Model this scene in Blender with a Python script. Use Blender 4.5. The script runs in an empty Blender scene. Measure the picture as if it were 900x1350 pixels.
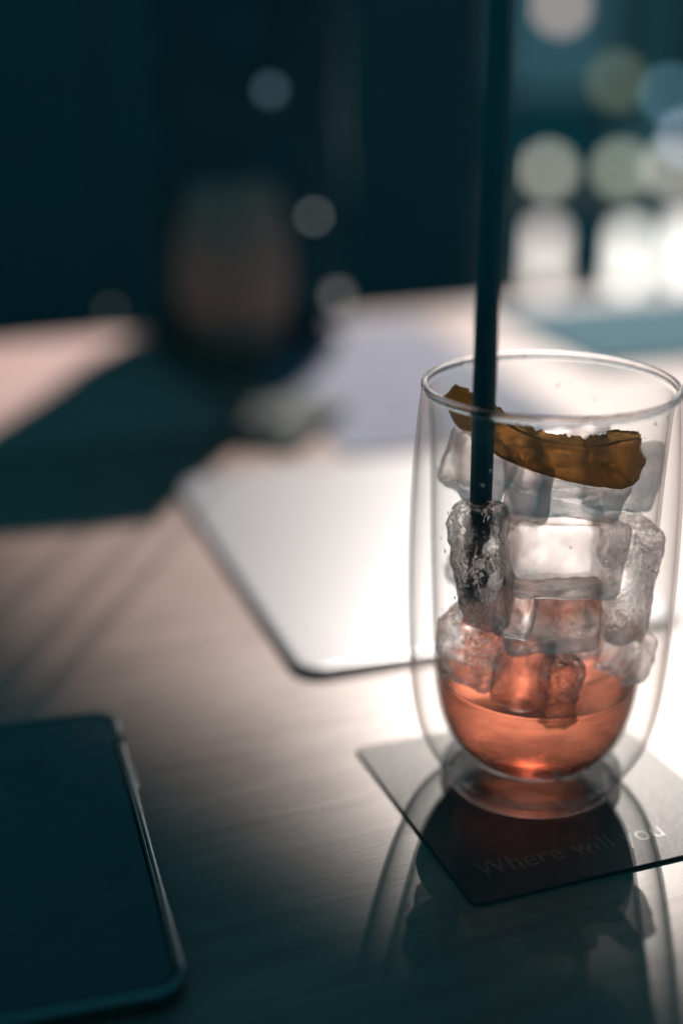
import bpy, bmesh, math, random
from mathutils import Vector, Matrix, noise

S = 0.01                      # the script is written in centimetres
scene = bpy.context.scene
C = scene.collection
R = math.radians

# ------------------------------------------------------------------ camera
cam_d = bpy.data.cameras.new("camera")
cam = bpy.data.objects.new("camera", cam_d)
C.objects.link(cam)
cam.location = (0, 0, 25.57 * S)
cam.rotation_euler = (R(90 - 20.36), 0, 0)
cam_d.sensor_fit = 'VERTICAL'
cam_d.sensor_height = 36
cam_d.lens = 50
cam_d.clip_start = 0.01
cam_d.clip_end = 60
cam_d.dof.use_dof = True
cam_d.dof.focus_distance = 0.437
cam_d.dof.aperture_fstop = 2.2
scene.camera = cam

# ------------------------------------------------------------------ ambient light of the dim room
world = bpy.data.worlds.new("World")
scene.world = world
world.use_nodes = True
bg = world.node_tree.nodes['Background']
bg.inputs['Color'].default_value = (0.10, 0.72, 0.95, 1)
bg.inputs['Strength'].default_value = 0.2

# ------------------------------------------------------------------ lamps
def aim(o, target):
    d = Vector(target) - o.location
    o.rotation_euler = d.to_track_quat('-Z', 'Y').to_euler()

# hard low light falling through the window behind the drink
sp_d = bpy.data.lights.new("window_beam", 'SPOT')
sp_d.energy = 4200
sp_d.color = (1.0, 0.895, 0.82)
sp_d.shadow_soft_size = 0.042
sp_d.spot_size = R(15.15)
sp_d.spot_blend = 0.12
sp = bpy.data.objects.new("window_beam", sp_d)
C.objects.link(sp)
el, az, L = R(38), R(9.4), 6.0
sp.location = Vector((0.065, 0.43, 0)) + L * Vector((math.sin(az) * math.cos(el), math.cos(az) * math.cos(el), math.sin(el)))
aim(sp, (0.38, 1.42, 0))

# soft lamp at the right-hand window, set low to backlight ice and peel
ar_d = bpy.data.lights.new("window_light", 'AREA')
ar_d.shape = 'RECTANGLE'
ar_d.size, ar_d.size_y = 0.9, 0.35
ar_d.energy = 3.5
ar_d.color = (1.0, 0.95, 0.93)
ar = bpy.data.objects.new("window_light", ar_d)
C.objects.link(ar)
ar.location = (0.60, 2.9, 0.52)
aim(ar, (0.06, 0.43, 0.1))

scene.view_settings.view_transform = 'Standard'
scene.view_settings.look = 'None'
scene.view_settings.exposure = 0
scene.view_settings.gamma = 1
scene.render.engine = 'CYCLES'
cy = scene.cycles
cy.max_bounces = 20
cy.transmission_bounces = 16
cy.transparent_max_bounces = 40
cy.glossy_bounces = 6
cy.diffuse_bounces = 3
cy.caustics_refractive = False
cy.caustics_reflective = False
cy.sample_clamp_indirect = 6
cy.use_denoising = True
cy.blur_glossy = 0.3

# ------------------------------------------------------------------ materials
def mat(name):
    m = bpy.data.materials.new(name)
    m.use_nodes = True
    nt = m.node_tree
    for n in list(nt.nodes):
        nt.nodes.remove(n)
    out = nt.nodes.new('ShaderNodeOutputMaterial')
    return m, nt, out

def N(nt, t, **kw):
    n = nt.nodes.new(t)
    for k, v in kw.items():
        if k in n.inputs.keys():
            n.inputs[k].default_value = v
        else:
            setattr(n, k, v)
    return n

def coords(nt, scale=(1, 1, 1), rot=(0, 0, 0)):
    tc = nt.nodes.new('ShaderNodeTexCoord')
    mp = nt.nodes.new('ShaderNodeMapping')
    mp.inputs['Scale'].default_value = scale
    mp.inputs['Rotation'].default_value = rot
    nt.links.new(tc.outputs['Object'], mp.inputs['Vector'])
    return mp.outputs['Vector']

def pbr(name, col, rough=0.5, metal=0.0, var=0.15, nscale=60, bump=0.0, spec=0.5, coat=0.0):
    m, nt, out = mat(name)
    b = N(nt, 'ShaderNodeBsdfPrincipled')
    b.inputs['Roughness'].default_value = rough
    b.inputs['Metallic'].default_value = metal
    b.inputs['Specular IOR Level'].default_value = spec
    b.inputs['Coat Weight'].default_value = coat
    v = coords(nt)
    n = N(nt, 'ShaderNodeTexNoise', Scale=nscale, Detail=5.0)
    nt.links.new(v, n.inputs['Vector'])
    r = N(nt, 'ShaderNodeValToRGB')
    r.color_ramp.elements[0].position = 0.3
    r.color_ramp.elements[1].position = 0.7
    r.color_ramp.elements[0].color = [c * (1 - var) for c in col] + [1]
    r.color_ramp.elements[1].color = [min(1, c * (1 + var)) for c in col] + [1]
    nt.links.new(n.outputs['Fac'], r.inputs['Fac'])
    nt.links.new(r.outputs['Color'], b.inputs['Base Color'])
    if bump:
        bp = N(nt, 'ShaderNodeBump', Strength=bump, Distance=0.001)
        nt.links.new(n.outputs['Fac'], bp.inputs['Height'])
        nt.links.new(bp.outputs['Normal'], b.inputs['Normal'])
    nt.links.new(b.outputs['BSDF'], out.inputs['Surface'])
    return m

def wood_mat():
    m, nt, out = mat('table_wood')
    b = N(nt, 'ShaderNodeBsdfPrincipled')
    v = coords(nt, scale=(1.2, 16, 1))
    n1 = N(nt, 'ShaderNodeTexNoise', Scale=9.0, Detail=8.0, Roughness=0.65, Distortion=0.6)
    nt.links.new(v, n1.inputs['Vector'])
    v2 = coords(nt, scale=(6, 160, 1))
    n2 = N(nt, 'ShaderNodeTexNoise', Scale=8.0, Detail=4.0)
    nt.links.new(v2, n2.inputs['Vector'])
    mx = N(nt, 'ShaderNodeMath', operation='MULTIPLY_ADD')
    mx.inputs[1].default_value = 0.35
    nt.links.new(n2.outputs['Fac'], mx.inputs[0])
    nt.links.new(n1.outputs['Fac'], mx.inputs[2])
    r = N(nt, 'ShaderNodeValToRGB')
    r.color_ramp.elements[0].position = 0.42
    r.color_ramp.elements[1].position = 0.9
    r.color_ramp.elements[0].color = (0.105, 0.066, 0.056, 1)
    r.color_ramp.elements[1].color = (0.188, 0.127, 0.109, 1)
    nt.links.new(mx.outputs[0], r.inputs['Fac'])
    nt.links.new(r.outputs['Color'], b.inputs['Base Color'])
    rr = N(nt, 'ShaderNodeMapRange')
    rr.inputs['To Min'].default_value = 0.30
    rr.inputs['To Max'].default_value = 0.35
    b.inputs['Specular IOR Level'].default_value = 0.31
    nt.links.new(n2.outputs['Fac'], rr.inputs['Value'])
    sc_ = N(nt, 'ShaderNodeTexNoise', Scale=11.0, Detail=6.0, Roughness=0.7)
    nt.links.new(coords(nt), sc_.inputs['Vector'])
    sr = N(nt, 'ShaderNodeMapRange')
    sr.inputs['From Min'].default_value = 0.35; sr.inputs['From Max'].default_value = 0.7
    sr.inputs['To Min'].default_value = -0.02; sr.inputs['To Max'].default_value = 0.05
    nt.links.new(sc_.outputs['Fac'], sr.inputs['Value'])
    sa = N(nt, 'ShaderNodeMath', operation='ADD')
    nt.links.new(rr.outputs['Result'], sa.inputs[0]); nt.links.new(sr.outputs['Result'], sa.inputs[1])
    nt.links.new(sa.outputs[0], b.inputs['Roughness'])
    bp = N(nt, 'ShaderNodeBump', Strength=0.2, Distance=0.0006)
    nt.links.new(mx.outputs[0], bp.inputs['Height'])
    nt.links.new(bp.outputs['Normal'], b.inputs['Normal'])
    nt.links.new(b.outputs['BSDF'], out.inputs['Surface'])
    return m

def two_sided_fresnel(nt, ior):
    # the same reflectance whether the ray enters or leaves the skin
    ge = nt.nodes.new('ShaderNodeNewGeometry')
    mr = N(nt, 'ShaderNodeMapRange')
    mr.inputs['To Min'].default_value = ior
    mr.inputs['To Max'].default_value = 1 / ior
    nt.links.new(ge.outputs['Backfacing'], mr.inputs['Value'])
    fr = N(nt, 'ShaderNodeFresnel')
    nt.links.new(mr.outputs['Result'], fr.inputs['IOR'])
    return fr

def thin_glass(name, edge=0.35, tint=(0.984, 0.987, 0.985)):
    """one skin of a thin blown-glass wall: clear straight through, mirror-like and slightly
    tinted towards its edge, where the light has farther to go through the glass"""
    m, nt, out = mat(name)
    fr = two_sided_fresnel(nt, 1.3)
    lw = N(nt, 'ShaderNodeLayerWeight', Blend=0.5)
    pw = N(nt, 'ShaderNodeMath', operation='POWER')
    pw.inputs[1].default_value = 11.0
    nt.links.new(lw.outputs['Facing'], pw.inputs[0])
    tr = N(nt, 'ShaderNodeBsdfTransparent')
    gl = N(nt, 'ShaderNodeBsdfGlossy', Roughness=0.015)
    gl.inputs['Color'].default_value = (1, 1, 1, 1)
    mc = N(nt, 'ShaderNodeMix', data_type='RGBA')
    mc.inputs[6].default_value = (*tint, 1)
    mc.inputs[7].default_value = (edge, edge * 1.04, edge * 1.05, 1)
    nt.links.new(pw.outputs[0], mc.inputs[0])
    nt.links.new(mc.outputs[2], tr.inputs['Color'])
    v = coords(nt)
    n = N(nt, 'ShaderNodeTexNoise', Scale=70.0, Detail=2.0)
    nt.links.new(v, n.inputs['Vector'])
    bp = N(nt, 'ShaderNodeBump', Strength=0.12, Distance=0.001)
    nt.links.new(n.outputs['Fac'], bp.inputs['Height'])
    nt.links.new(bp.outputs['Normal'], gl.inputs['Normal'])
    mx = N(nt, 'ShaderNodeMixShader')
    nt.links.new(fr.outputs['Fac'], mx.inputs[0])
    nt.links.new(tr.outputs[0], mx.inputs[1])
    nt.links.new(gl.outputs[0], mx.inputs[2])
    nt.links.new(mx.outputs[0], out.inputs['Surface'])
    return m

def solid_glass(name, ior=1.48, rough=0.0, col=(1, 1, 1), bump=0.0, bscale=60, frost=None):
    m, nt, out = mat(name)
    g = N(nt, 'ShaderNodeBsdfGlass', IOR=ior, Roughness=rough)
    g.inputs['Color'].default_value = (*col, 1)
    sh = g.outputs[0]
    if bump:
        v = coords(nt)
        n = N(nt, 'ShaderNodeTexNoise', Scale=bscale, Detail=3.0, Distortion=0.8)
        nt.links.new(v, n.inputs['Vector'])
        bp = N(nt, 'ShaderNodeBump', Strength=bump, Distance=0.002)
        nt.links.new(n.outputs['Fac'], bp.inputs['Height'])
        nt.links.new(bp.outputs['Normal'], g.inputs['Normal'])
    if frost:
        amount, fs = frost
        v = coords(nt)
        n = N(nt, 'ShaderNodeTexNoise', Scale=fs, Detail=6.0, Roughness=0.7, Distortion=1.5)
        nt.links.new(v, n.inputs['Vector'])
        r = N(nt, 'ShaderNodeValToRGB')
        r.color_ramp.elements[0].position = 0.52
        r.color_ramp.elements[0].color = (0, 0, 0, 1)
        r.color_ramp.elements[1].position = 0.75
        r.color_ramp.elements[1].color = (amount, amount, amount, 1)
        nt.links.new(n.outputs['Fac'], r.inputs['Fac'])
        t = N(nt, 'ShaderNodeBsdfTranslucent')
        t.inputs['Color'].default_value = (0.9, 0.87, 0.86, 1)
        tr = N(nt, 'ShaderNodeBsdfTransparent')
        m0 = N(nt, 'ShaderNodeMixShader')
        m0.inputs[0].default_value = 0.5
        nt.links.new(t.outputs[0], m0.inputs[1])
        nt.links.new(tr.outputs[0], m0.inputs[2])
        mx = N(nt, 'ShaderNodeMixShader')
        nt.links.new(r.outputs['Color'], mx.inputs[0])
        nt.links.new(sh, mx.inputs[1])
        nt.links.new(m0.outputs[0], mx.inputs[2])
        sh = mx.outputs[0]
    nt.links.new(sh, out.inputs['Surface'])
    return m

def ice_mat(name, clear=0.35, frost=0.35, bump=0.35, bscale=90, fs=160):
    """ice: part of the light goes straight through, part is bent, part is caught in frosty clouds"""
    m, nt, out = mat(name)
    v = coords(nt)
    n = N(nt, 'ShaderNodeTexNoise', Scale=bscale, Detail=3.0, Distortion=0.8)
    nt.links.new(v, n.inputs['Vector'])
    bp = N(nt, 'ShaderNodeBump', Strength=bump, Distance=0.0025)
    # crazed melt pattern: only in patches, most of the face stays smooth
    vo = N(nt, 'ShaderNodeTexVoronoi', Scale=bscale * 3.2, feature='DISTANCE_TO_EDGE')
    dn = N(nt, 'ShaderNodeTexNoise', Scale=bscale * 2.0, Detail=2.0)
    nt.links.new(v, dn.inputs['Vector'])
    dm = N(nt, 'ShaderNodeVectorMath', operation='MULTIPLY_ADD')
    dm.inputs[1].default_value = (0.006, 0.006, 0.006)
    nt.links.new(dn.outputs['Color'], dm.inputs[0]); nt.links.new(v, dm.inputs[2])
    nt.links.new(dm.outputs[0], vo.inputs['Vector'])
    pm = N(nt, 'ShaderNodeTexNoise', Scale=bscale * 0.9, Detail=1.0)
    nt.links.new(v, pm.inputs['Vector'])
    pr = N(nt, 'ShaderNodeMapRange')
    pr.inputs['From Min'].default_value = 0.5; pr.inputs['From Max'].default_value = 0.62
    pr.inputs['To Max'].default_value = 2.2 if bump > 0.9 else 1.1
    nt.links.new(pm.outputs['Fac'], pr.inputs['Value'])
    ml = N(nt, 'ShaderNodeMath', operation='MULTIPLY')
    nt.links.new(vo.outputs['Distance'], ml.inputs[0]); nt.links.new(pr.outputs['Result'], ml.inputs[1])
    ad = N(nt, 'ShaderNodeMath', operation='ADD')
    nt.links.new(n.outputs['Fac'], ad.inputs[0]); nt.links.new(ml.outputs[0], ad.inputs[1])
    if bump > 0.3:
        nt.links.new(ad.outputs[0], bp.inputs['Height'])
    else:
        nt.links.new(n.outputs['Fac'], bp.inputs['Height'])
    g = N(nt, 'ShaderNodeBsdfGlass', IOR=1.31, Roughness=0.0)
    g.inputs['Color'].default_value = (1.0, 0.98, 0.975, 1)
    nt.links.new(bp.outputs['Normal'], g.inputs['Normal'])
    tr = N(nt, 'ShaderNodeBsdfTransparent')
    tr.inputs['Color'].default_value = (0.98, 0.955, 0.95, 1)
    a = N(nt, 'ShaderNodeMixShader')
    a.inputs[0].default_value = clear
    nt.links.new(g.outputs[0], a.inputs[1])
    nt.links.new(tr.outputs[0], a.inputs[2])
    n2 = N(nt, 'ShaderNodeTexNoise', Scale=fs, Detail=7.0, Roughness=0.72, Distortion=2.0)
    nt.links.new(v, n2.inputs['Vector'])
    r = N(nt, 'ShaderNodeValToRGB')
    r.color_ramp.elements[0].position = 0.48
    r.color_ramp.elements[0].color = (0.02, 0.02, 0.02, 1)
    r.color_ramp.elements[1].position = 0.7
    r.color_ramp.elements[1].color = (frost, frost, frost, 1)
    nt.links.new(n2.outputs['Fac'], r.inputs['Fac'])
    t = N(nt, 'ShaderNodeBsdfTranslucent')
    t.inputs['Color'].default_value = (0.95, 0.86, 0.83, 1)
    b = N(nt, 'ShaderNodeMixShader')
    nt.links.new(r.outputs['Color'], b.inputs[0])
    nt.links.new(a.outputs[0], b.inputs[1])
    nt.links.new(t.outputs[0], b.inputs[2])
    nt.links.new(b.outputs[0], out.inputs['Surface'])
    return m

def liquid_mat(name, body, clear=0.2, scale=0.02, tint=(0.95, 0.6, 0.4)):
    """cloudy juice: light scatters through its whole depth"""
    m, nt, out = mat(name)
    v = coords(nt, scale=(1, 1, 3.5))
    n = N(nt, 'ShaderNodeTexNoise', Scale=45.0, Detail=3.0, Distortion=0.7)
    nt.links.new(v, n.inputs['Vector'])
    r = N(nt, 'ShaderNodeValToRGB')
    r.color_ramp.elements[0].position = 0.35
    r.color_ramp.elements[0].color = [c * 0.93 for c in body] + [1]
    r.color_ramp.elements[1].position = 0.68
    r.color_ramp.elements[1].color = [min(1, c * 1.05) for c in body] + [1]
    nt.links.new(n.outputs['Fac'], r.inputs['Fac'])
    p = N(nt, 'ShaderNodeBsdfPrincipled', Roughness=0.08)
    p.inputs['IOR'].default_value = 1.33
    p.inputs['Subsurface Weight'].default_value = 1.0
    p.inputs['Subsurface Radius'].default_value = (1.0, 0.42, 0.26)
    p.inputs['Subsurface Scale'].default_value = scale
    nt.links.new(r.outputs['Color'], p.inputs['Base Color'])
    tr = N(nt, 'ShaderNodeBsdfGlass', IOR=1.10, Roughness=0.25)
    tr.inputs['Color'].default_value = (*tint, 1)
    a = N(nt, 'ShaderNodeMixShader')
    st = N(nt, 'ShaderNodeTexNoise', Scale=60.0, Detail=4.0, Distortion=1.6)
    nt.links.new(coords(nt, scale=(0.8, 0.8, 3.0)), st.inputs['Vector'])
    sm = N(nt, 'ShaderNodeMapRange')
    sm.inputs['From Min'].default_value = 0.32; sm.inputs['From Max'].default_value = 0.68
    sm.inputs['To Min'].default_value = clear * 0.72; sm.inputs['To Max'].default_value = min(1, clear * 1.18)
    nt.links.new(st.outputs['Fac'], sm.inputs['Value'])
    nt.links.new(sm.outputs['Result'], a.inputs[0])
    nt.links.new(p.outputs[0], a.inputs[1])
    nt.links.new(tr.outputs[0], a.inputs[2])
    nt.links.new(a.outputs[0], out.inputs['Surface'])
    return m

def emit(name, col, s):
    m, nt, out = mat(name)
    em = N(nt, 'ShaderNodeEmission', Strength=s)
    em.inputs['Color'].default_value = (*col, 1)
    nt.links.new(em.outputs[0], out.inputs['Surface'])
    return m

def peel_mat(name, c0, c1, tint, clear):
    """moist peel, thin enough to let the light behind it glow through"""
    m, nt, out = mat(name)
    v = coords(nt)
    n = N(nt, 'ShaderNodeTexNoise', Scale=260.0, Detail=5.0)
    nt.links.new(v, n.inputs['Vector'])
    n2 = N(nt, 'ShaderNodeTexNoise', Scale=70.0, Detail=3.0)
    nt.links.new(v, n2.inputs['Vector'])
    r = N(nt, 'ShaderNodeValToRGB')
    r.color_ramp.elements[0].position = 0.35
    r.color_ramp.elements[0].color = (*c0, 1)
    r.color_ramp.elements[1].position = 0.7
    r.color_ramp.elements[1].color = (*c1, 1)
    nt.links.new(n.outputs['Fac'], r.inputs['Fac'])
    b = N(nt, 'ShaderNodeBsdfPrincipled', Roughness=0.5)
    nt.links.new(r.outputs['Color'], b.inputs['Base Color'])
    bp = N(nt, 'ShaderNodeBump', Strength=0.6, Distance=0.0008)
    nt.links.new(n.outputs['Fac'], bp.inputs['Height'])
    nt.links.new(bp.outputs['Normal'], b.inputs['Normal'])
    tl = N(nt, 'ShaderNodeBsdfTranslucent')
    tl.inputs['Color'].default_value = (0.8, 0.5, 0.15, 1)
    a = N(nt, 'ShaderNodeMixShader')
    a.inputs[0].default_value = 0.5
    nt.links.new(b.outputs[0], a.inputs[1])
    nt.links.new(tl.outputs[0], a.inputs[2])
    tr = N(nt, 'ShaderNodeBsdfRefraction', IOR=1.02, Roughness=0.35)
    tr.inputs['Color'].default_value = (*tint, 1)
    mr = N(nt, 'ShaderNodeMapRange')
    mr.inputs['From Min'].default_value = 0.3
    mr.inputs['From Max'].default_value = 0.7
    mr.inputs['To Min'].default_value = clear * 0.8
    mr.inputs['To Max'].default_value = clear * 1.2
    nt.links.new(n2.outputs['Fac'], mr.inputs['Value'])
    mx = N(nt, 'ShaderNodeMixShader')
    nt.links.new(mr.outputs['Result'], mx.inputs[0])
    nt.links.new(a.outputs[0], mx.inputs[1])
    nt.links.new(tr.outputs[0], mx.inputs[2])
    nt.links.new(mx.outputs[0], out.inputs['Surface'])
    return m

M = dict(
    wood=wood_mat(),
    wall=pbr('dark_wall', (0.10, 0.21, 0.22), 0.9, var=0.2, nscale=3, bump=0.2),
    floor=pbr('dark_floor', (0.06, 0.06, 0.06), 0.6, var=0.2, nscale=4, bump=0.2),
    card=pbr('coaster_card', (0.035, 0.038, 0.038), 0.44, var=0.12, nscale=350, bump=0.12, spec=0.17),
    ink=pbr('gold_ink', (0.085, 0.08, 0.06), 0.45, metal=0.0, var=0.5, nscale=500),
    straw=pbr('straw_plastic', (0.014, 0.09, 0.105), 0.55, var=0.1, nscale=120),
    phone_body=pbr('phone_case', (0.012, 0.02, 0.024), 0.38, var=0.15, nscale=200),
    phone_metal=pbr('phone_metal', (0.19, 0.20, 0.205), 0.26, metal=1.0, var=0.05),
    phone_glass=pbr('phone_glass', (0.008, 0.022, 0.026), 0.2, var=0.1, nscale=30),
    alu=pbr('brushed_aluminium', (0.11, 0.115, 0.13), 0.33, metal=0.1, var=0.03, nscale=90),
    alu_dark=pbr('aluminium_underside', (0.20, 0.22, 0.24), 0.45, metal=0.8, var=0.05),
    rubber=pbr('black_rubber', (0.02, 0.02, 0.02), 0.7),
    leather=pbr('black_leather', (0.022, 0.085, 0.098), 0.8, var=0.3, nscale=90, bump=0.6, spec=0.15),
    cloth=pbr('black_upholstery', (0.05, 0.105, 0.115), 0.9, var=0.3, nscale=40, bump=0.5),
    brass=pbr('dull_brass', (0.35, 0.27, 0.14), 0.35, metal=1.0, var=0.1),
    dark_metal=pbr('dark_metal', (0.04, 0.05, 0.055), 0.45, metal=0.6),
    shelf=pbr('shelf_wood', (0.14, 0.12, 0.11), 0.45, var=0.25, nscale=20),
    skin=thin_glass('glass_skin', 0.4),
    skin_in=thin_glass('inner_glass_skin', 0.5),
    rim=ice_mat('rim_glass', 0.35, 0.22, 0.0, 60, 60),
    base=ice_mat('foot_glass', 0.40, 0.42, 0.29, 90, 75),  # translucent patches raised to give the foot its white sparkle
    ice=ice_mat('clear_ice', 0.45, 0.09, 0.28, 45, 110),
    ice_frost=ice_mat('frosty_ice', 0.34, 0.28, 0.95, 110, 260),
    liquid=liquid_mat('orange_drink', (0.95, 0.50, 0.34), 0.82, 0.03, (0.95, 0.53, 0.41)),
    amber=liquid_mat('amber_drink', (0.6, 0.4, 0.3), 0.1, 0.02, (0.9, 0.6, 0.4)),
    rind=peel_mat('orange_rind', (0.22, 0.075, 0.012), (0.34, 0.13, 0.02), (1.0, 0.66, 0.33), 0.36),
    pith=peel_mat('orange_pith', (0.26, 0.12, 0.03), (0.38, 0.18, 0.05), (1.0, 0.72, 0.38), 0.36),
    water=solid_glass('water', 1.33),
    crack=solid_glass('crack_air', 1.15, 0.1),
)

# ------------------------------------------------------------------ mesh helpers (centimetres in, metres out)
def obj(name, bm, material, parent=None, smooth=True, loc=None):
    me = bpy.data.meshes.new(name)
    bmesh.ops.recalc_face_normals(bm, faces=bm.faces)
    bm.to_mesh(me)
    bm.free()
    if smooth:
        me.polygons.foreach_set('use_smooth', [True] * len(me.polygons))
    o = bpy.data.objects.new(name, me)
    C.objects.link(o)
    if material:
        me.materials.append(material)
    if parent:
        o.parent = parent
    if loc is not None:
        o.location = Vector(loc) * S
    return o

def empty(name, loc=(0, 0, 0), rz=0.0):
    o = bpy.data.objects.new(name, None)
    o.empty_display_size = 0.02
    C.objects.link(o)
    o.location = Vector(loc) * S
    o.rotation_euler = (0, 0, rz)
    return o

def tag(o, label=None, cat=None, group=None, kind=None):
    if label: o['label'] = label
    if cat: o['category'] = cat
    if group: o['group'] = group
    if kind: o['kind'] = kind
    return o

def lathe(profile, seg=128, close=False, bm=None):
    """profile: list of (r, z) in cm; open skin unless it meets the axis"""
    bm = bm or bmesh.new()
    rings = []
    for r, z in profile:
        if r < 1e-5:
            rings.append([bm.verts.new((0, 0, z * S))])
        else:
            rings.append([bm.verts.new((r * S * math.cos(2 * math.pi * k / seg),
                                        r * S * math.sin(2 * math.pi * k / seg), z * S)) for k in range(seg)])
    pairs = list(zip(rings[:-1], rings[1:]))
    if close:
        pairs.append((rings[-1], rings[0]))
    for a, b in pairs:
        for k in range(seg):
            k2 = (k + 1) % seg
            if len(a) == 1 and len(b) == 1:
                continue
            if len(a) == 1:
                bm.faces.new((a[0], b[k], b[k2]))
            elif len(b) == 1:
                bm.faces.new((a[k], a[k2], b[0]))
            else:
                bm.faces.new((a[k], a[k2], b[k2], b[k]))
    return bm

def spline(pts, n):
    """Catmull-Rom through 2-D or 3-D points"""
    P = [Vector(p) for p in pts]
    P = [2 * P[0] - P[1]] + P + [2 * P[-1] - P[-2]]
    out = []
    for i in range(1, len(P) - 2):
        for k in range(n):
            t = k / n
            a, b, c, d = P[i - 1], P[i], P[i + 1], P[i + 2]
            out.append(0.5 * ((2 * b) + (c - a) * t + (2 * a - 5 * b + 4 * c - d) * t * t + (3 * b - a - 3 * c + d) * t ** 3))
    out.append(P[-2])
    return out

def rounded_rect(w, h, r, seg=8):
    pts = []
    for cx, cy, a0 in ((w / 2 - r, h / 2 - r, 0), (-w / 2 + r, h / 2 - r, 90), (-w / 2 + r, -h / 2 + r, 180), (w / 2 - r, -h / 2 + r, 270)):
        for k in range(seg + 1):
            a = R(a0 + 90 * k / seg)
            pts.append((cx + r * math.cos(a), cy + r * math.sin(a)))
    return pts

def slab(w, h, r, layers, seg=8, bm=None, off=(0, 0)):
    """stack of rounded-rectangle outlines: layers = (inset, z)"""
    bm = bm or bmesh.new()
    rings = []
    for inset, z in layers:
        pts = rounded_rect(w - 2 * inset, h - 2 * inset, max(r - inset, 0.02), seg)
        rings.append([bm.verts.new(((x + off[0]) * S, (y + off[1]) * S, z * S)) for x, y in pts])
    n = len(rings[0])
    for a, b in zip(rings[:-1], rings[1:]):
        for k in range(n):
            bm.faces.new((a[k], a[(k + 1) % n], b[(k + 1) % n], b[k]))
    bm.faces.new(rings[0][::-1])
    bm.faces.new(rings[-1])
    return bm

def box(bm, x0, x1, y0, y1, z0, z1, bevel=0.0):
    m = Matrix.Translation(Vector(((x0 + x1) / 2, (y0 + y1) / 2, (z0 + z1) / 2)) * S) @ Matrix.Diagonal(((x1 - x0) * S, (y1 - y0) * S, (z1 - z0) * S, 1))
    r = bmesh.ops.create_cube(bm, size=1, matrix=m)
    if bevel:
        es = list({e for v in r['verts'] for e in v.link_edges})
        bmesh.ops.bevel(bm, geom=es, offset=bevel * S, segments=3, affect='EDGES', profile=0.5)
    return bm

def tube(bm, pts, rad, seg=12, hollow=None):
    P = [Vector(p) for p in pts]
    rings = []
    inner = []
    for i, p in enumerate(P):
        d = (P[min(i + 1, len(P) - 1)] - P[max(i - 1, 0)]).normalized()
        a = d.orthogonal().normalized() if i == 0 else (a - d * a.dot(d)).normalized()
        b = d.cross(a)
        rings.append([bm.verts.new((p + (a * math.cos(t) + b * math.sin(t)) * rad) * S) for t in [2 * math.pi * k / seg for k in range(seg)]])
        if hollow:
            inner.append([bm.verts.new((p + (a * math.cos(t) + b * math.sin(t)) * hollow) * S) for t in [2 * math.pi * k / seg for k in range(seg)]])
    def skin(rs):
        for u, v in zip(rs[:-1], rs[1:]):
            for k in range(seg):
                bm.faces.new((u[k], u[(k + 1) % seg], v[(k + 1) % seg], v[k]))
    skin(rings)
    if hollow:
        skin(inner)
        for k in range(seg):
            bm.faces.new((rings[0][k], rings[0][(k + 1) % seg], inner[0][(k + 1) % seg], inner[0][k]))
            bm.faces.new((rings[-1][k], rings[-1][(k + 1) % seg], inner[-1][(k + 1) % seg], inner[-1][k]))
    else:
        bm.faces.new(rings[0]); bm.faces.new(rings[-1])
    return bm

# ------------------------------------------------------------------ the room
bm = bmesh.new(); box(bm, -400, 400, -150, 420, -77, -75)
tag(obj('floor', bm, M['floor'], smooth=False), kind='structure')
bm = bmesh.new(); box(bm, -400, 29.5, 300, 312, -75, 105)
tag(obj('back_wall', bm, M['wall'], smooth=False), kind='structure')
bm = bmesh.new(); box(bm, 180, 400, 300, 312, -75, 105); box(bm, 29.5, 180, 300, 312, -75, -44)
tag(obj('window_wall', bm, M['wall'], smooth=False), kind='structure')

# window: frame with dull teal panes of evening-dark frosted glass
win = tag(empty('window', (105, 304, -44)), 'tall teal window behind the glass with rows of glowing lamps in front', 'window')
bm = bmesh.new()
for x in (-73.5, -49, -33, 7, 40, 73.5):
    box(bm, x - 1.5, x + 1.5, -2, 2, 0, 120, 0.3)
for z in (1.5, 47, 118):
    box(bm, -75, 75, -1.8, 1.8, z - 1.5, z + 1.5, 0.3)
obj('frame', bm, M['dark_metal'], win, smooth=False)
pane_cols = [((0.01, 0.13, 0.18), .22), ((0.05, 0.16, 0.19), .38), ((0.07, 0.20, 0.26), .4), ((0.03, 0.12, 0.15), .3)]
xs = (-73.5, -49, -33, 7, 40, 73.5)
for k in range(5):
    for j, (z0, z1) in enumerate(((3, 45.5), (48.5, 116.5))):
        bm = bmesh.new(); box(bm, xs[k] + 1.6, xs[k + 1] - 1.6, -0.3, 0.3, z0, z1)
        c, s = pane_cols[(k + j * 2) % 4]
        obj('pane', bm, emit('window_pane_light', c, s), win, smooth=False)

# ------------------------------------------------------------------ table
TR = R(22)
bm = slab(230, 150, 1.2, [(0.5, -3.2), (0, -2.7), (0, -0.35), (0.12, -0.1), (0.35, 0)], seg=5)
table = obj('wooden_table', bm, M['wood'], smooth=False)
far = Vector((-8, 112.4, 0)); nrm = Vector((-math.sin(TR), math.cos(TR), 0))
table.location = (far - nrm * 75) * S
table.rotation_euler = (0, 0, TR)
tag(table, 'brown wooden table top with fine grain under the iced drink and phone', 'table')

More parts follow.
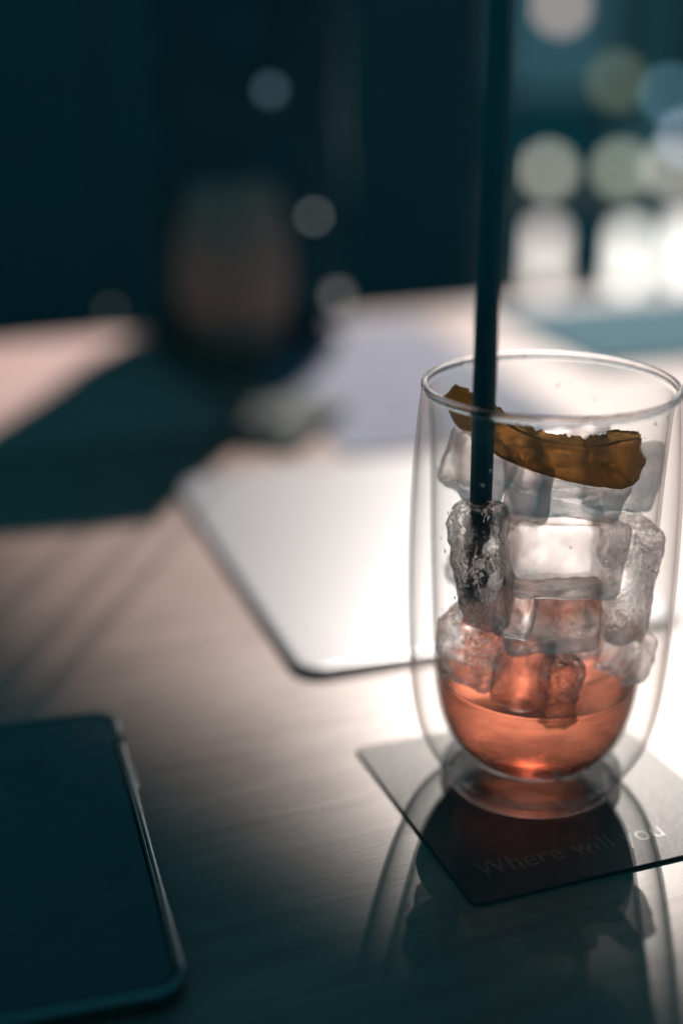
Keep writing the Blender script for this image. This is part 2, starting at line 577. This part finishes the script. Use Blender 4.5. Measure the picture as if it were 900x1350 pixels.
# ------------------------------------------------------------------ coaster
CR = R(20.5)
F = Vector((3.9, 35.3, 0)); ux = Vector((math.cos(CR), math.sin(CR), 0)); uy = Vector((-math.sin(CR), math.cos(CR), 0))
W = 9.8
cc = F + ux * W / 2 + uy * W / 2
coaster = tag(empty('coaster', cc, CR), 'dark square card coaster with faint gold lettering under the glass', 'coaster')
bm = slab(W, W, 0.25, [(0.03, 0.004), (0, 0.02), (0, 0.10), (0.03, 0.12)], seg=4)
obj('card', bm, M['card'], coaster, smooth=False)
def text(body, size, sx, loc):
    cu = bpy.data.curves.new('lettering', 'FONT')
    cu.body = body; cu.size = size * S; cu.extrude = 0.003 * S
    cu.space_character = 1.05
    t = bpy.data.objects.new('lettering_source', cu)
    C.objects.link(t)
    bpy.context.view_layer.update()
    me = bpy.data.meshes.new_from_object(t)
    bpy.data.objects.remove(t)
    me.materials.clear(); me.materials.append(M['ink'])
    o = bpy.data.objects.new('lettering', me); C.objects.link(o)
    o.parent = coaster; o.location = Vector(loc) * S; o.scale = (sx, 1, 1)
    return o
text('Where will you', 1.15, 0.86, (-4.1, -3.75, 0.126))

# ------------------------------------------------------------------ double-walled glass
GX, GY, GZ = 6.48, 42.64, 0.124
outer = [(2.70, 0.0), (2.90, 0.12), (3.02, 0.42), (3.40, 1.05), (3.86, 2.0), (4.14, 3.5), (4.27, 5.5), (4.31, 8.0), (4.26, 10.5), (4.13, 12.5), (4.03, 13.45), (3.99, 13.72)]
inner_out = [(0.0, 0.50), (0.95, 0.56), (1.8, 0.80), (2.5, 1.28), (3.02, 2.1), (3.34, 3.4), (3.48, 5.6), (3.60, 8.5), (3.67, 11.0), (3.74, 12.7), (3.80, 13.45), (3.84, 13.6)]
WALL = 0.09
def double_wall(parent, rim_mat, seg=144, simple=False):
    n = 3 if simple else 8
    o = [tuple(p) for p in spline(outer, n)]
    i = [tuple(p) for p in spline(inner_out, n)]
    # outer wall: outside skin above the foot, and the skin towards the air gap
    cut = [p for p in o if p[1] >= 0.43]
    gap = [(r - WALL, z) for r, z in cut if z < 13.5]
    bm = lathe(cut, seg); lathe(gap, seg, bm=bm)
    obj('outer_wall', bm, M['skin'], parent)
    # inner bowl: two skins
    gin = [(r, z) for r, z in i]
    drink = [(max(r - WALL, 0), z + (WALL if r < 1.5 else WALL * max(0, (3.2 - r) / 1.7))) for r, z in i]
    bm = lathe(gin, seg); lathe(drink, seg, bm=bm)
    obj('inner_wall', bm, M['skin_in'], parent)
    # solid rim where both walls are fused
    prof = []
    for k in range(20):
        a = 2 * math.pi * k / 20
        prof.append((3.91 + 0.115 * math.cos(a), 13.80 + 0.15 * math.sin(a)))
    obj('rim', lathe(prof, seg, close=True), rim_mat, parent)
    # thick foot, hollow underneath, lens-like on top
    foot = [(0, 0.16), (1.2, 0.14), (2.0, 0.06), (2.4, 0.0), (2.70, 0.0), (2.90, 0.12), (2.97, 0.26), (3.02, 0.42), (3.02, 0.45),
            (2.92, 0.47), (2.75, 0.42), (2.3, 0.34), (1.5, 0.33), (0.7, 0.36), (0, 0.38)]
    obj('foot', lathe([tuple(p) for p in spline(foot, 4)], seg), M['base'] if not simple else rim_mat, parent)
    return drink
glass = tag(empty('double_walled_glass', (GX, GY, GZ)), 'tall clear double-walled glass of iced orange drink standing on the coaster', 'glass')
drink_prof = double_wall(glass, M['rim'])

rnd = random.Random(5)
bm = bmesh.new()
io = [tuple(p) for p in spline(inner_out, 8)]
def rad_at(z, table):
    for (r0, z0), (r1, z1) in zip(table[:-1], table[1:]):
        if z0 <= z <= z1:
            return r0 + (r1 - r0) * (z - z0) / max(1e-6, z1 - z0)
    return table[-1][0]
def drop(z, ang, size):
    r = rad_at(z, io) - WALL
    m = Matrix.Translation(Vector((r * math.cos(ang), r * math.sin(ang), z)) * S) @ Matrix.Rotation(ang, 4, 'Z') @ Matrix.Diagonal((size * 0.45 * S, size * rnd.uniform(.8, 1.1) * S, size * rnd.uniform(.9, 1.5) * S, 1))
    bmesh.ops.create_icosphere(bm, subdivisions=2, radius=1, matrix=m)
for k in range(110):
    drop(rnd.uniform(4.6, 13.0), rnd.uniform(-math.pi, math.pi), rnd.choice((0.03, 0.04, 0.05, 0.07)))
for k in range(26):  # added cluster of drops standing in for highlights low on the bowl
    drop(rnd.gauss(1.55, 0.22), R(-82) + rnd.gauss(0, 0.16), rnd.uniform(0.04, 0.10))
for k in range(14):  # second added cluster, for the highlight at the left
    drop(rnd.gauss(1.7, 0.25), R(-125) + rnd.gauss(0, 0.10), rnd.uniform(0.03, 0.08))
tag(obj('water_drops', bm, M['water'], glass), kind='stuff')

# the drink: fills the bowl to 4.1 cm, with a meniscus ring
LEVEL = 3.9
lp = [(max(r - 0.012, 0), z + 0.012) for r, z in drink_prof if z < LEVEL]
rl = lp[-1][0] + 0.02
lp = lp + [(rl, LEVEL), (rl - 0.03, LEVEL + 0.10), (rl - 0.10, LEVEL + 0.03), (rl - 0.28, LEVEL - 0.02), (rl * 0.5, LEVEL - 0.03), (0, LEVEL - 0.03)]
liquid = obj('orange_drink', lathe(lp, 144), M['liquid'], loc=(GX, GY, GZ))
tag(liquid, 'cloudy orange drink left in the bottom of the glass', 'drink')

# ------------------------------------------------------------------ ice
def ice_cube(loc, size, rot, seed, label, material='ice', amp=0.09, dimple=0.0, melt=0.19):
    bm = bmesh.new()
    bmesh.ops.create_cube(bm, size=1)
    bmesh.ops.subdivide_edges(bm, edges=bm.edges[:], cuts=19, use_grid_fill=True)
    sx, sy, sz = [s / 2 for s in size]
    rr = min(sx, sy, sz) * melt * 2
    off = Vector((seed * 7.3, seed * 3.1, seed * 5.7))
    for v in bm.verts:
        p = Vector((v.co.x * 2 * sx, v.co.y * 2 * sy, v.co.z * 2 * sz))
        # rounded box
        core = Vector((max(-sx + rr, min(sx - rr, p.x)), max(-sy + rr, min(sy - rr, p.y)), max(-sz + rr, min(sz - rr, p.z))))
        d = p - core
        q = core + d.normalized() * rr if d.length > 1e-6 else p
        nrm = d.normalized() if d.length > 1e-6 else p.normalized()
        # tapered like a cube from a tray, melted unevenly
        q.x *= 1 + 0.06 * q.z / sz; q.y *= 1 + 0.05 * q.z / sz
        n1 = noise.noise(q * 0.9 + off); n2 = noise.noise(q * 2.6 + off); n3 = noise.noise(q * 6 + off)
        n3 += 0.5 * noise.noise(q * 11 + off)
        k_ = 1.0 if material == 'ice_frost' else 0.45
        q += nrm * (amp * (1.6 * n1 + k_ * (1.0 * n2 + 0.35 * n3)))
        if dimple and p.z > sz * 0.9:
            f = max(0, 1 - (p.x / sx) ** 2) * max(0, 1 - (p.y / sy) ** 2)
            q.z -= dimple * f
        v.co = q * S
    o = obj('ice_cube', bm, M[material])
    o.location = Vector((GX + loc[0], GY + loc[1], loc[2])) * S
    o.rotation_euler = [R(a) for a in rot]
    tag(o, label, 'ice cube', 'ice cubes in the glass')
    return o

ice_cube((-2.10, -1.50, 8.55), (1.7, 1.3, 4.0), (4, -6, -22), 1, 'frosty rough ice cube with a dark core at the left, below the straw', 'ice_frost', 0.10)
ice_cube((0.55, -0.15, 10.75), (3.6, 2.3, 1.5), (10, 8, 6), 2, 'flat clear ice cube right under the orange peel', 'ice', 0.08)
ice_cube((0.35, -1.70, 8.95), (3.6, 2.2, 2.5), (-9, 5, 10), 3, 'largest clear ice cube at the centre front', 'ice', 0.06, 0.25)
ice_cube((0.10, -1.60, 6.85), (3.1, 2.2, 1.9), (14, -7, -8), 4, 'low clear ice cube directly beneath the largest central one', 'ice', 0.08)
ice_cube((2.50, -0.65, 7.70), (1.5, 2.1, 3.9), (3, 4, 18), 5, 'tall narrow ice cube upright along the right wall', 'ice_frost', 0.09)
ice_cube((2.45, 0.55, 10.85), (1.8, 2.2, 2.4), (-10, 12, 30), 6, 'small ice cube by the right wall below the end of the peel', 'ice', 0.1)
ice_cube((-1.25, 1.55, 10.4), (2.4, 1.9, 3.0), (5, -7, 12), 7, 'upper ice cube behind the straw', 'ice', 0.1)
ice_cube((-2.05, -0.75, 5.45), (2.1, 2.2, 2.5), (8, 10, -30), 8, 'frosted ice cube at lower left above the drink', 'ice_frost', 0.12)
ice_cube((-0.55, 1.25, 5.2), (2.2, 2.0, 2.9), (-6, 8, 25), 9, 'ice cube half sunk in the drink at the back', 'ice', 0.1)
ice_cube((1.90, 0.45, 4.95), (2.3, 2.2, 2.2), (12, -20, 15), 10, 'smooth whitish ice cube above the drink at lower right', 'ice', 0.1)
ice_cube((0.50, -1.75, 4.30), (1.1, 1.1, 2.2), (4, 3, 15), 11, 'smallest ice splinter standing in the drink at the front', 'ice_frost', 0.09)
ice_cube((0.7, 1.85, 8.1), (2.6, 1.7, 2.8), (4, 8, -20), 12, 'ice cube seen through the central ones against the back wall of the glass', 'ice', 0.1)
ice_cube((-1.7, 1.1, 7.7), (2.0, 1.7, 2.3), (14, 8, 40), 13, 'ice cube behind the frosty left one', 'ice', 0.1)

ice_cube((1.0, 1.9, 11.0), (2.4, 1.5, 2.0), (-12, -8, 10), 14, 'ice cube at the back of the glass just behind the peel', 'ice', 0.1)
ice_cube((-2.2, 0.1, 11.3), (1.6, 2.2, 2.0), (6, 14, 20), 15, 'top left ice cube against the glass wall left of the straw', 'ice', 0.11)
ice_cube((-0.7, -1.8, 5.0), (1.6, 1.5, 2.3), (-8, 12, 30), 16, 'grey clear ice cube at the front just above the drink line', 'ice', 0.1)
ice_cube((0.9, -0.2, 12.2 - 6.4), (1.9, 1.9, 2.0), (14, -6, 24), 17, 'ice cube buried in the middle just above the drink', 'ice', 0.1)

ice_cube((2.75, -0.9, 5.2), (1.1, 1.5, 1.7), (10, 8, 40), 18, 'rounded ice piece at the right wall dipping into the drink', 'ice', 0.1)
ice_cube((-0.75, -0.9, 10.7), (1.2, 1.3, 1.9), (-6, 10, 15), 19, 'slim ice cube standing just right of the straw under the peel', 'ice', 0.08)
ice_cube((-1.1, -2.3, 7.3), (1.2, 1.0, 1.6), (-10, 6, -12), 21, 'small ice piece between the frosty left cube and the central ones', 'ice', 0.09)

def crack(cube, pts):
    b = tube(bmesh.new(), spline(pts, 8), 0.018, 6)
    o = obj('crack', b, M['crack'], cube)
    return o
cubes = [o for o in bpy.data.objects if o.get('category') == 'ice cube']
byl = {o['label']: o for o in cubes}
big = byl['largest clear ice cube at the centre front']
low = byl['low clear ice cube directly beneath the largest central one']
crack(big, [(1.1, -0.9, 0.9), (1.3, -1.02, 0.2), (1.15, -1.0, -0.5), (0.8, -0.9, -1.0)])
crack(big, [(-1.5, -0.9, -0.6), (-0.6, -1.06, -0.8), (0.3, -1.06, -0.72), (0.6, -0.98, -0.3), (0.7, -0.9, 0.3)])
crack(low, [(0.5, -0.85, 0.7), (0.75, -0.97, 0.2), (1.0, -0.9, -0.5)])
crack(low, [(-1.3, -0.7, 0.3), (-0.8, -0.95, -0.3), (-0.75, -0.9, -0.6)])
crack(byl['frosty rough ice cube with a dark core at the left, below the straw'], [(0.1, -0.6, 0.9), (-0.05, -0.66, 0.1), (0.15, -0.62, -0.8), (0.12, -0.5, -1.6)])

# ------------------------------------------------------------------ straw
pA = Vector((4.36, 41.9, 10.26)); pB = Vector((4.17, 40.2, 14.07))
du = (pB - pA).normalized()
bm = tube(bmesh.new(), [pA - du * 5.0, pA, pB, pB + du * 13.0], 0.345, 32, hollow=0.31)
tag(obj('drinking_straw', bm, M['straw']), 'long black drinking straw leaning in the glass', 'straw')

# ------------------------------------------------------------------ orange peel lying on the ice
spine = [(3.42, 43.6, 13.5), (4.1, 43.2, 12.9), (4.95, 42.3, 12.45), (5.85, 41.7, 12.15), (6.85, 41.4, 11.98), (7.9, 41.4, 11.85), (8.75, 41.8, 11.85), (9.35, 42.5, 12.0)]
half = [0.28, 0.62, 0.62, 0.62, 0.68, 0.78, 0.88, 0.42]
def peel_parts():
    root = tag(empty('orange_peel', (GX, 42.0, 11.9)), 'curved brown-orange peel lying on top of the ice', 'orange peel')
    sp3 = spline(spine, 14)
    hw = [v[0] for v in spline([(h, 0, 0) for h in half], 14)]
    def strip(name, y0, y1, mt, j, f0, f1, jag):
        b = bmesh.new(); rows = []
        for i, p in enumerate(sp3):
            t = (sp3[min(i + 1, len(sp3) - 1)] - sp3[max(i - 1, 0)]).normalized()
            up = Vector((0.0, 0.30, 1)); up = (up - t * up.dot(t)).normalized()
            nn = t.cross(up).normalized()
            top = hw[i] * f1 + jag * hw[i] * (0.22 * noise.noise(Vector((i * 0.33, j, 0))) + 0.16 * noise.noise(Vector((i * 1.1, j, 4))))
            bot = -hw[i] * f0 * (1 + 0.06 * (1 - jag) * noise.noise(Vector((i * 0.2, 3, 9))))
            ring = []
            K = 8
            for side, yy in ((0, y0), (1, y1)):
                for k in range(K + 1):
                    f = k / K if side == 0 else 1 - k / K
                    h = -bot + (top + bot) * f
                    bow = -0.16 * (1 - (2 * f - 1) ** 2)
                    bow *= (0.3 if jag else 1)
                    e = 0.05 * noise.noise(Vector((i * 0.5, f * 5, yy * 9)))
                    ring.append(b.verts.new((p + up * h + nn * (yy + bow + e)) * S - root.location))
            rows.append(ring)
        n = len(rows[0])
        for u, v in zip(rows[:-1], rows[1:]):
            for k in range(n):
                b.faces.new((u[k], u[(k + 1) % n], v[(k + 1) % n], v[k]))
        b.faces.new(rows[0]); b.faces.new(rows[-1])
        obj(name, b, mt, root)
    strip('rind', -0.15, 0.15, M['rind'], 1, -1.0, 0.62, 0.0)
    strip('pulp', -0.13, 0.13, M['pith'], 2, 0.60, 1.0, 1.0)
peel_parts()

# ------------------------------------------------------------------ phone
corner = Vector((-8.25, 46.3, 0)); long_dir = Vector((3.9, -14.0, 0)).normalized()
side_dir = Vector((long_dir.y, -long_dir.x, 0))          # towards the left
PW, PL = 7.6, 16.0
pc = corner + long_dir * PL / 2 + side_dir * PW / 2
prz = math.atan2(-side_dir.y, -side_dir.x)
phone = tag(empty('mobile_phone', pc, prz), 'dark mobile phone with a bright metal edge lying at the lower left', 'phone')
bm = slab(PW - 0.12, PL - 0.12, 0.95, [(0.25, 0.01), (0.05, 0.08), (0.0, 0.30), (0.0, 0.52), (0.06, 0.60)], seg=10)
obj('body', bm, M['phone_body'], phone, smooth=False)
def ring(name, w, h, r, prof, mt, gaps=None):
    b = bmesh.new(); rs = []
    for inset, z in prof:
        rs.append([b.verts.new((x * S, y * S, z * S)) for x, y in rounded_rect(w - 2 * inset, h - 2 * inset, max(r - inset, .05), 12)])
    n = len(rs[0]); m = len(rs)
    for i in range(m):
        a, c = rs[i], rs[(i + 1) % m]
        for k in range(n):
            b.faces.new((a[k], a[(k + 1) % n], c[(k + 1) % n], c[k]))
    return obj(name, b, mt, phone)
ring('metal_frame', PW, PL, 1.0, [(0.06, 0.12), (0.0, 0.22), (0.0, 0.56), (0.03, 0.68), (0.10, 0.74), (0.16, 0.72), (0.18, 0.60)], M['phone_metal'])
ring('screen_bezel', PW - 0.37, PL - 0.37, 0.85, [(0.0, 0.60), (0.0, 0.70), (0.03, 0.735), (0.09, 0.735), (0.12, 0.70), (0.12, 0.62)], M['phone_glass'])
pm_, pnt, pout = mat('smudged_screen')
pb = N(pnt, 'ShaderNodeBsdfPrincipled')
pb.inputs['Base Color'].default_value = (0.008, 0.022, 0.026, 1)
pn = N(pnt, 'ShaderNodeTexNoise', Scale=55.0, Detail=7.0, Roughness=0.75, Distortion=2.5)
pnt.links.new(coords(pnt), pn.inputs['Vector'])
pr_ = N(pnt, 'ShaderNodeMapRange')
pr_.inputs['From Min'].default_value = 0.35; pr_.inputs['From Max'].default_value = 0.7
pr_.inputs['To Min'].default_value = 0.12; pr_.inputs['To Max'].default_value = 0.42
pnt.links.new(pn.outputs['Fac'], pr_.inputs['Value'])
pnt.links.new(pr_.outputs['Result'], pb.inputs['Roughness'])
pnt.links.new(pb.outputs[0], pout.inputs['Surface'])
bm = slab(PW - 0.64, PL - 0.64, 0.7, [(0, 0.605), (0, 0.66), (0.04, 0.70)], seg=8)
obj('screen', bm, pm_, phone, smooth=False)
bm = slab(0.14, 1.7, 0.06, [(0, -0.12), (0, 0.10), (0.03, 0.12)], seg=4)
o = obj('side_button', bm, M['phone_metal'], phone); o.location = Vector((PW / 2 + 0.03, 3.4, 0.42)) * S
for yy in (5.85,):
    bm = bmesh.new(); box(bm, PW / 2 - 0.2, PW / 2 + 0.012, yy - 0.28, yy + 0.28, 0.14, 0.745)
    obj('antenna_band', bm, M['phone_body'], phone, smooth=False)

# ------------------------------------------------------------------ tablet
A = Vector((-1.62, 49.8, 0)); ld = Vector((-0.311, 0.950, 0)); lw_ = Vector((0.950, 0.311, 0))
LW, LL = 17.2, 24.5
lc = A + ld * LL / 2 + lw_ * LW / 2
tablet = tag(empty('tablet', lc, math.atan2(lw_.y, lw_.x)), 'thin silver tablet lying face down on the table behind the glass', 'tablet')
bm = slab(LW, LL, 1.2, [(0.30, 0.01), (0.1, 0.06), (0, 0.12), (0, 0.20)], seg=10)
obj('edge_band', bm, M['alu_dark'], tablet, smooth=False)
bm = slab(LW, LL, 1.2, [(0.02, 0.205), (0.0, 0.23), (0.04, 0.32), (0.14, 0.38), (0.3, 0.4)], seg=10)
obj('back_shell', bm, M['alu'], tablet, smooth=False)

# ------------------------------------------------------------------ added slabs and sheets toning the blur
bm = slab(34, 19, 0.6, [(0, 0.0), (0, 0.25), (0.1, 0.32)], seg=4)  # added slab, gives the table's far right its blue-grey tone
o = obj('placemat', bm, pbr('blue_grey_felt', (0.035, 0.085, 0.11), 0.95, var=0.2, nscale=80, bump=0.3, spec=0.1), smooth=False)
o.location = Vector((31.0, 112.5, 0.01)) * S
o.rotation_euler = (0, 0, R(20))
tag(o, 'blue-grey placemat at the far right of the table, blurred behind the rim of the glass', 'placemat')
bm = bmesh.new()  # added dark sheet, dims the far left corner of the tablet
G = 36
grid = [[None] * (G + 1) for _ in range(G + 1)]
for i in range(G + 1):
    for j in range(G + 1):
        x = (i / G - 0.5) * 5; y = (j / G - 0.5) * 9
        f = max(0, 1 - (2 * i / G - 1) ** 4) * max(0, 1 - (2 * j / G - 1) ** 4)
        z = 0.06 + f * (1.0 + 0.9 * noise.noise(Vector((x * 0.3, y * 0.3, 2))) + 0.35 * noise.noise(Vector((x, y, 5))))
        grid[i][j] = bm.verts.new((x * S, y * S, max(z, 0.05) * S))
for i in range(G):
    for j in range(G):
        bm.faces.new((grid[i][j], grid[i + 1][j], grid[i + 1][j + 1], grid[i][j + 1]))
dark_obj = obj('napkin', bm, pbr('grey_napkin', (0.025, 0.035, 0.035), 0.9, var=0.3, nscale=120, bump=0.3))
md = dark_obj.modifiers.new('thickness', 'SOLIDIFY'); md.thickness = 0.0006
dark_obj.location = Vector((-3.4, 83.5, 0.5)) * S
dark_obj.rotation_euler = (0, 0, R(-22))
tag(dark_obj, 'crumpled dark grey napkin lying across the far left corner of the silver tablet', 'napkin')

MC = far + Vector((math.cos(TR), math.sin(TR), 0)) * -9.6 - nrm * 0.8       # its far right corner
bm = slab(24, 27, 1.0, [(0, 0.0), (0, 0.22), (0.08, 0.3)], seg=6)  # added paler slab, brightens the far left of the table
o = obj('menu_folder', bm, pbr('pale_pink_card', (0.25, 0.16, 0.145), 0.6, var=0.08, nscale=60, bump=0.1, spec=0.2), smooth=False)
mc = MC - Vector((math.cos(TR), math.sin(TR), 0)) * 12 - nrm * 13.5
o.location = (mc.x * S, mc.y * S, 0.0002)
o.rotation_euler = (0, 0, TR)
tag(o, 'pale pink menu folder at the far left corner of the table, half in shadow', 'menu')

bm = slab(15.5, 33, 0.3, [(0, 0.0), (0, 0.12), (0.05, 0.16)], seg=3)  # added blue-grey sheet, cools the table tone beyond the tablet
o = obj('newspaper', bm, pbr('blue_grey_newsprint', (0.115, 0.125, 0.165), 0.8, var=0.12, nscale=30, bump=0.2, spec=0.1), smooth=False)
o.location = Vector((3.1, 95.9, 0.01)) * S
o.rotation_euler = (0, 0, R(16))
tag(o, 'pale blue-grey folded newspaper lying between the silver tablet and the far table edge', 'newspaper')

# ------------------------------------------------------------------ upright black bag at the far edge
def bag():
    root = tag(empty('black_bag', (-7.2, 109, 0), R(8)), 'upright black handbag standing in the dark at the far table edge', 'bag')
    b = bmesh.new()
    bmesh.ops.create_cube(b, size=2)
    bmesh.ops.subdivide_edges(b, edges=b.edges[:], cuts=13, use_grid_fill=True)
    for v in b.verts:
        p = v.co.copy()
        q = p.normalized() * max(abs(p.x), abs(p.y), abs(p.z))
        p = p.lerp(q, 0.22)
        t = (p.z + 1) / 2
        q = Vector((p.x * (7.9 - 1.2 * t), p.y * (4.2 - 2.4 * t), 36 * t))
        n_ = noise.noise(q * 0.13) * 0.8 + noise.noise(q * 0.4) * 0.25
        q.x += n_ * 0.6; q.y += n_ * 0.5
        v.co = q * S
    o = obj('bag_body', b, M['leather'], root)
    b = bmesh.new()
    tube(b, spline([(-4, -2.6, 31), (-4.2, -3, 25), (-2.5, -3.9, 20), (0, -4.0, 18.5), (2.5, -3.9, 20), (4.2, -3, 25), (4, -2.6, 31)], 8), 0.45, 10)
    obj('handle', b, M['leather'], root)
    b = bmesh.new()
    box(b, -5.2, 5.2, -3.2, -2.7, 14, 24, 0.25)
    obj('front_pocket', b, M['leather'], root)
bag()

# ------------------------------------------------------------------ second glass in the dark beyond, with an added glow inside
g2 = tag(empty('candle_glass', (-7.6, 101, 0)), 'blurred brownish candle glass glowing faintly in the dark at the far table edge', 'candle')
def frosted(name, col, mixf):
    m, nt, out = mat(name)
    d = N(nt, 'ShaderNodeBsdfDiffuse'); d.inputs['Color'].default_value = (*col, 1)
    t = N(nt, 'ShaderNodeBsdfTranslucent'); t.inputs['Color'].default_value = (*col, 1)
    x = N(nt, 'ShaderNodeMixShader'); x.inputs[0].default_value = mixf
    nt.links.new(d.outputs[0], x.inputs[1]); nt.links.new(t.outputs[0], x.inputs[2])
    nt.links.new(x.outputs[0], out.inputs['Surface'])
    return m
obj('glass_wall', lathe([(0, 0.05), (2.2, 0.1), (3.2, 1.4), (4.1, 5), (3.9, 9), (3.0, 12.6), (2.85, 12.7), (2.8, 12.5), (3.7, 9), (3.9, 5), (3.0, 1.6), (2.0, 0.7), (0, 0.6)], 48), frosted('smoked_frosted_glass', (0.55, 0.42, 0.37), 0.6), g2)
obj('wax', lathe([(0, 0.7), (1.9, 0.8), (2.8, 1.7), (3.4, 3.5), (0, 3.8)], 40), frosted('candle_wax', (0.8, 0.7, 0.6), 0.3), g2)
obj('wick', tube(bmesh.new(), [(0, 0, 3.7), (0.05, 0, 4.6)], 0.07, 8), M['rubber'], g2)
obj('flame', lathe([(0, 4.5), (0.22, 4.8), (0.26, 5.1), (0.12, 5.8), (0, 6.2)], 16), emit('flame_light', (1.0, 0.68, 0.52), 13), g2)  # added emitter that warms the dim second glass

# ------------------------------------------------------------------ dark sofa behind the table
sofa = tag(empty('sofa', (-60, 215, -75)), 'black upholstered sofa in the dark behind the table', 'sofa')
bm = bmesh.new(); box(bm, -110, 84, 12, 32, 0, 118, 5); obj('backrest', bm, M['cloth'], sofa)
bm = bmesh.new(); box(bm, -110, 84, -40, 12.5, 12, 45, 5); obj('seat', bm, M['cloth'], sofa)

# ------------------------------------------------------------------ small lamps and added glints: far bokeh
def bulb(pos, r, col, strength, label, group, cord=True, kind='round_bulb', h=None):
    root = tag(empty(kind, pos), label, 'lamp', group)
    if h:   # tube lantern standing on a shelf
        prof = [(0, 0), (r * 0.9, 0), (r, 0.25), (r, h - 0.3), (r * 0.9, h), (0, h)]
        obj('glowing_glass', lathe(prof, 32), emit('lamp_glow', col, strength), root)
        obj('base', lathe([(0, -0.8), (r * 1.15, -0.8), (r * 1.15, -0.02), (0, -0.02)], 32), M['brass'], root)
    else:
        b = bmesh.new(); bmesh.ops.create_icosphere(b, subdivisions=3, radius=r * S)
        obj('glowing_glass', b, emit('lamp_glow', col, strength), root)
        if cord:
            obj('socket', lathe([(0, r * 0.93), (r * .35, r * 0.93), (r * .3, r * 1.5), (0, r * 1.5)], 16), M['dark_metal'], root)
            obj('cord', tube(bmesh.new(), [(0, 0, r * 1.5), (0, 0, 170 - pos[2])], 0.1, 6), M['rubber'], root)
        else:
            obj('base', lathe([(0, -r - 1.0), (r * .8, -r - 1.0), (r * .5, -r * 0.86), (0, -r * 0.86)], 20), M['brass'], root)
    return root
g = 'glowing tube lanterns on the low shelf'
bulb((35.8, 250, -25.2), 1.7, (1.0, 0.90, 0.84), 2.0, 'glowing white tube lantern nearest the straw', g, h=11, kind='tube_lantern')
bulb((50.4, 250, -25.2), 1.9, (1.0, 0.97, 0.90), 2.7, 'glowing white tube lantern in the middle of the low shelf', g, h=10.5, kind='tube_lantern')
bulb((60.5, 250, -25.2), 2.3, (1.0, 0.96, 0.90), 2.8, 'widest tube lantern at the right edge of the picture', g, h=12, kind='tube_lantern')
g = 'globe lamps on the upper shelf'
bulb((39.8, 280, -8.0), 2.1, (1.0, 1.0, 0.84), 1.7, 'dim cream globe lamp just right of the straw', g, False, 'globe_lamp')
bulb((53.8, 280, -7.8), 2.2, (0.9, 1.0, 0.80), 1.4, 'dim cream globe lamp in the middle of the upper shelf', g, False, 'globe_lamp')
bulb((63.6, 280, -7.7), 2.4, (1.0, 0.98, 0.85), 1.6, 'dim cream globe lamp at the right end of the upper shelf', g, False, 'globe_lamp')
g = 'hanging bulbs before the window'
bulb((54.9, 296, 7.5), 2.2, (0.75, 0.9, 0.6), 0.6, 'dim olive bulb hanging before the window', g, kind='hanging_bulb')
bulb((43.0, 296, 21.5), 2.4, (1.0, 0.78, 0.70), 1.7, 'pinkish bulb hanging at the top right of the straw', g, kind='hanging_bulb')
bulb((65.5, 296, 5.0), 1.5, (0.35, 0.75, 1.0), 1.7, 'pale blue bulb hanging at the right edge', g, kind='hanging_bulb')
bulb((69.5, 296, -3.7), 1.5, (0.6, 0.75, 1.0), 3.0, 'lowest bluish bulb hanging at the right edge', g, kind='hanging_bulb')
g = 'faint bulbs in the dark'  # added emitters standing in for small metal glints
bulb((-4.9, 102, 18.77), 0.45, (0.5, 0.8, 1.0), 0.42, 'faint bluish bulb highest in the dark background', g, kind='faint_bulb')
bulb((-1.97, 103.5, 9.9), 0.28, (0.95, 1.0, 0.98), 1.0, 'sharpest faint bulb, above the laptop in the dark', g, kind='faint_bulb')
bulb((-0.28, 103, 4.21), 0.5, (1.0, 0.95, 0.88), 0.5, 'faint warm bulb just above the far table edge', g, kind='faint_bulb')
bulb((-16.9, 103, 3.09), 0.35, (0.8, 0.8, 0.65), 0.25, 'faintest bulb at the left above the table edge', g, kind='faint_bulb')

# shelves carrying the lamps
sh = tag(empty('lamp_shelf', (85, 250, -75)), 'low two-tier wooden shelf carrying the lamps by the window', 'shelf')
bm = bmesh.new(); box(bm, -58, 60, -9, 9, 46.5, 49, 0.3); obj('lower_board', bm, M['shelf'], sh, smooth=False)
bm = bmesh.new(); box(bm, -58, 60, 22, 38, 62.5, 64.4, 0.3); obj('upper_board', bm, M['shelf'], sh, smooth=False)
for x in (-56, 58):
    bm = bmesh.new(); box(bm, x - 1.5, x + 1.5, -8, 36, 0, 46.4); box(bm, x - 1.5, x + 1.5, 22.5, 36, 46.4, 62.4)
    obj('side_board', bm, M['shelf'], sh, smooth=False)
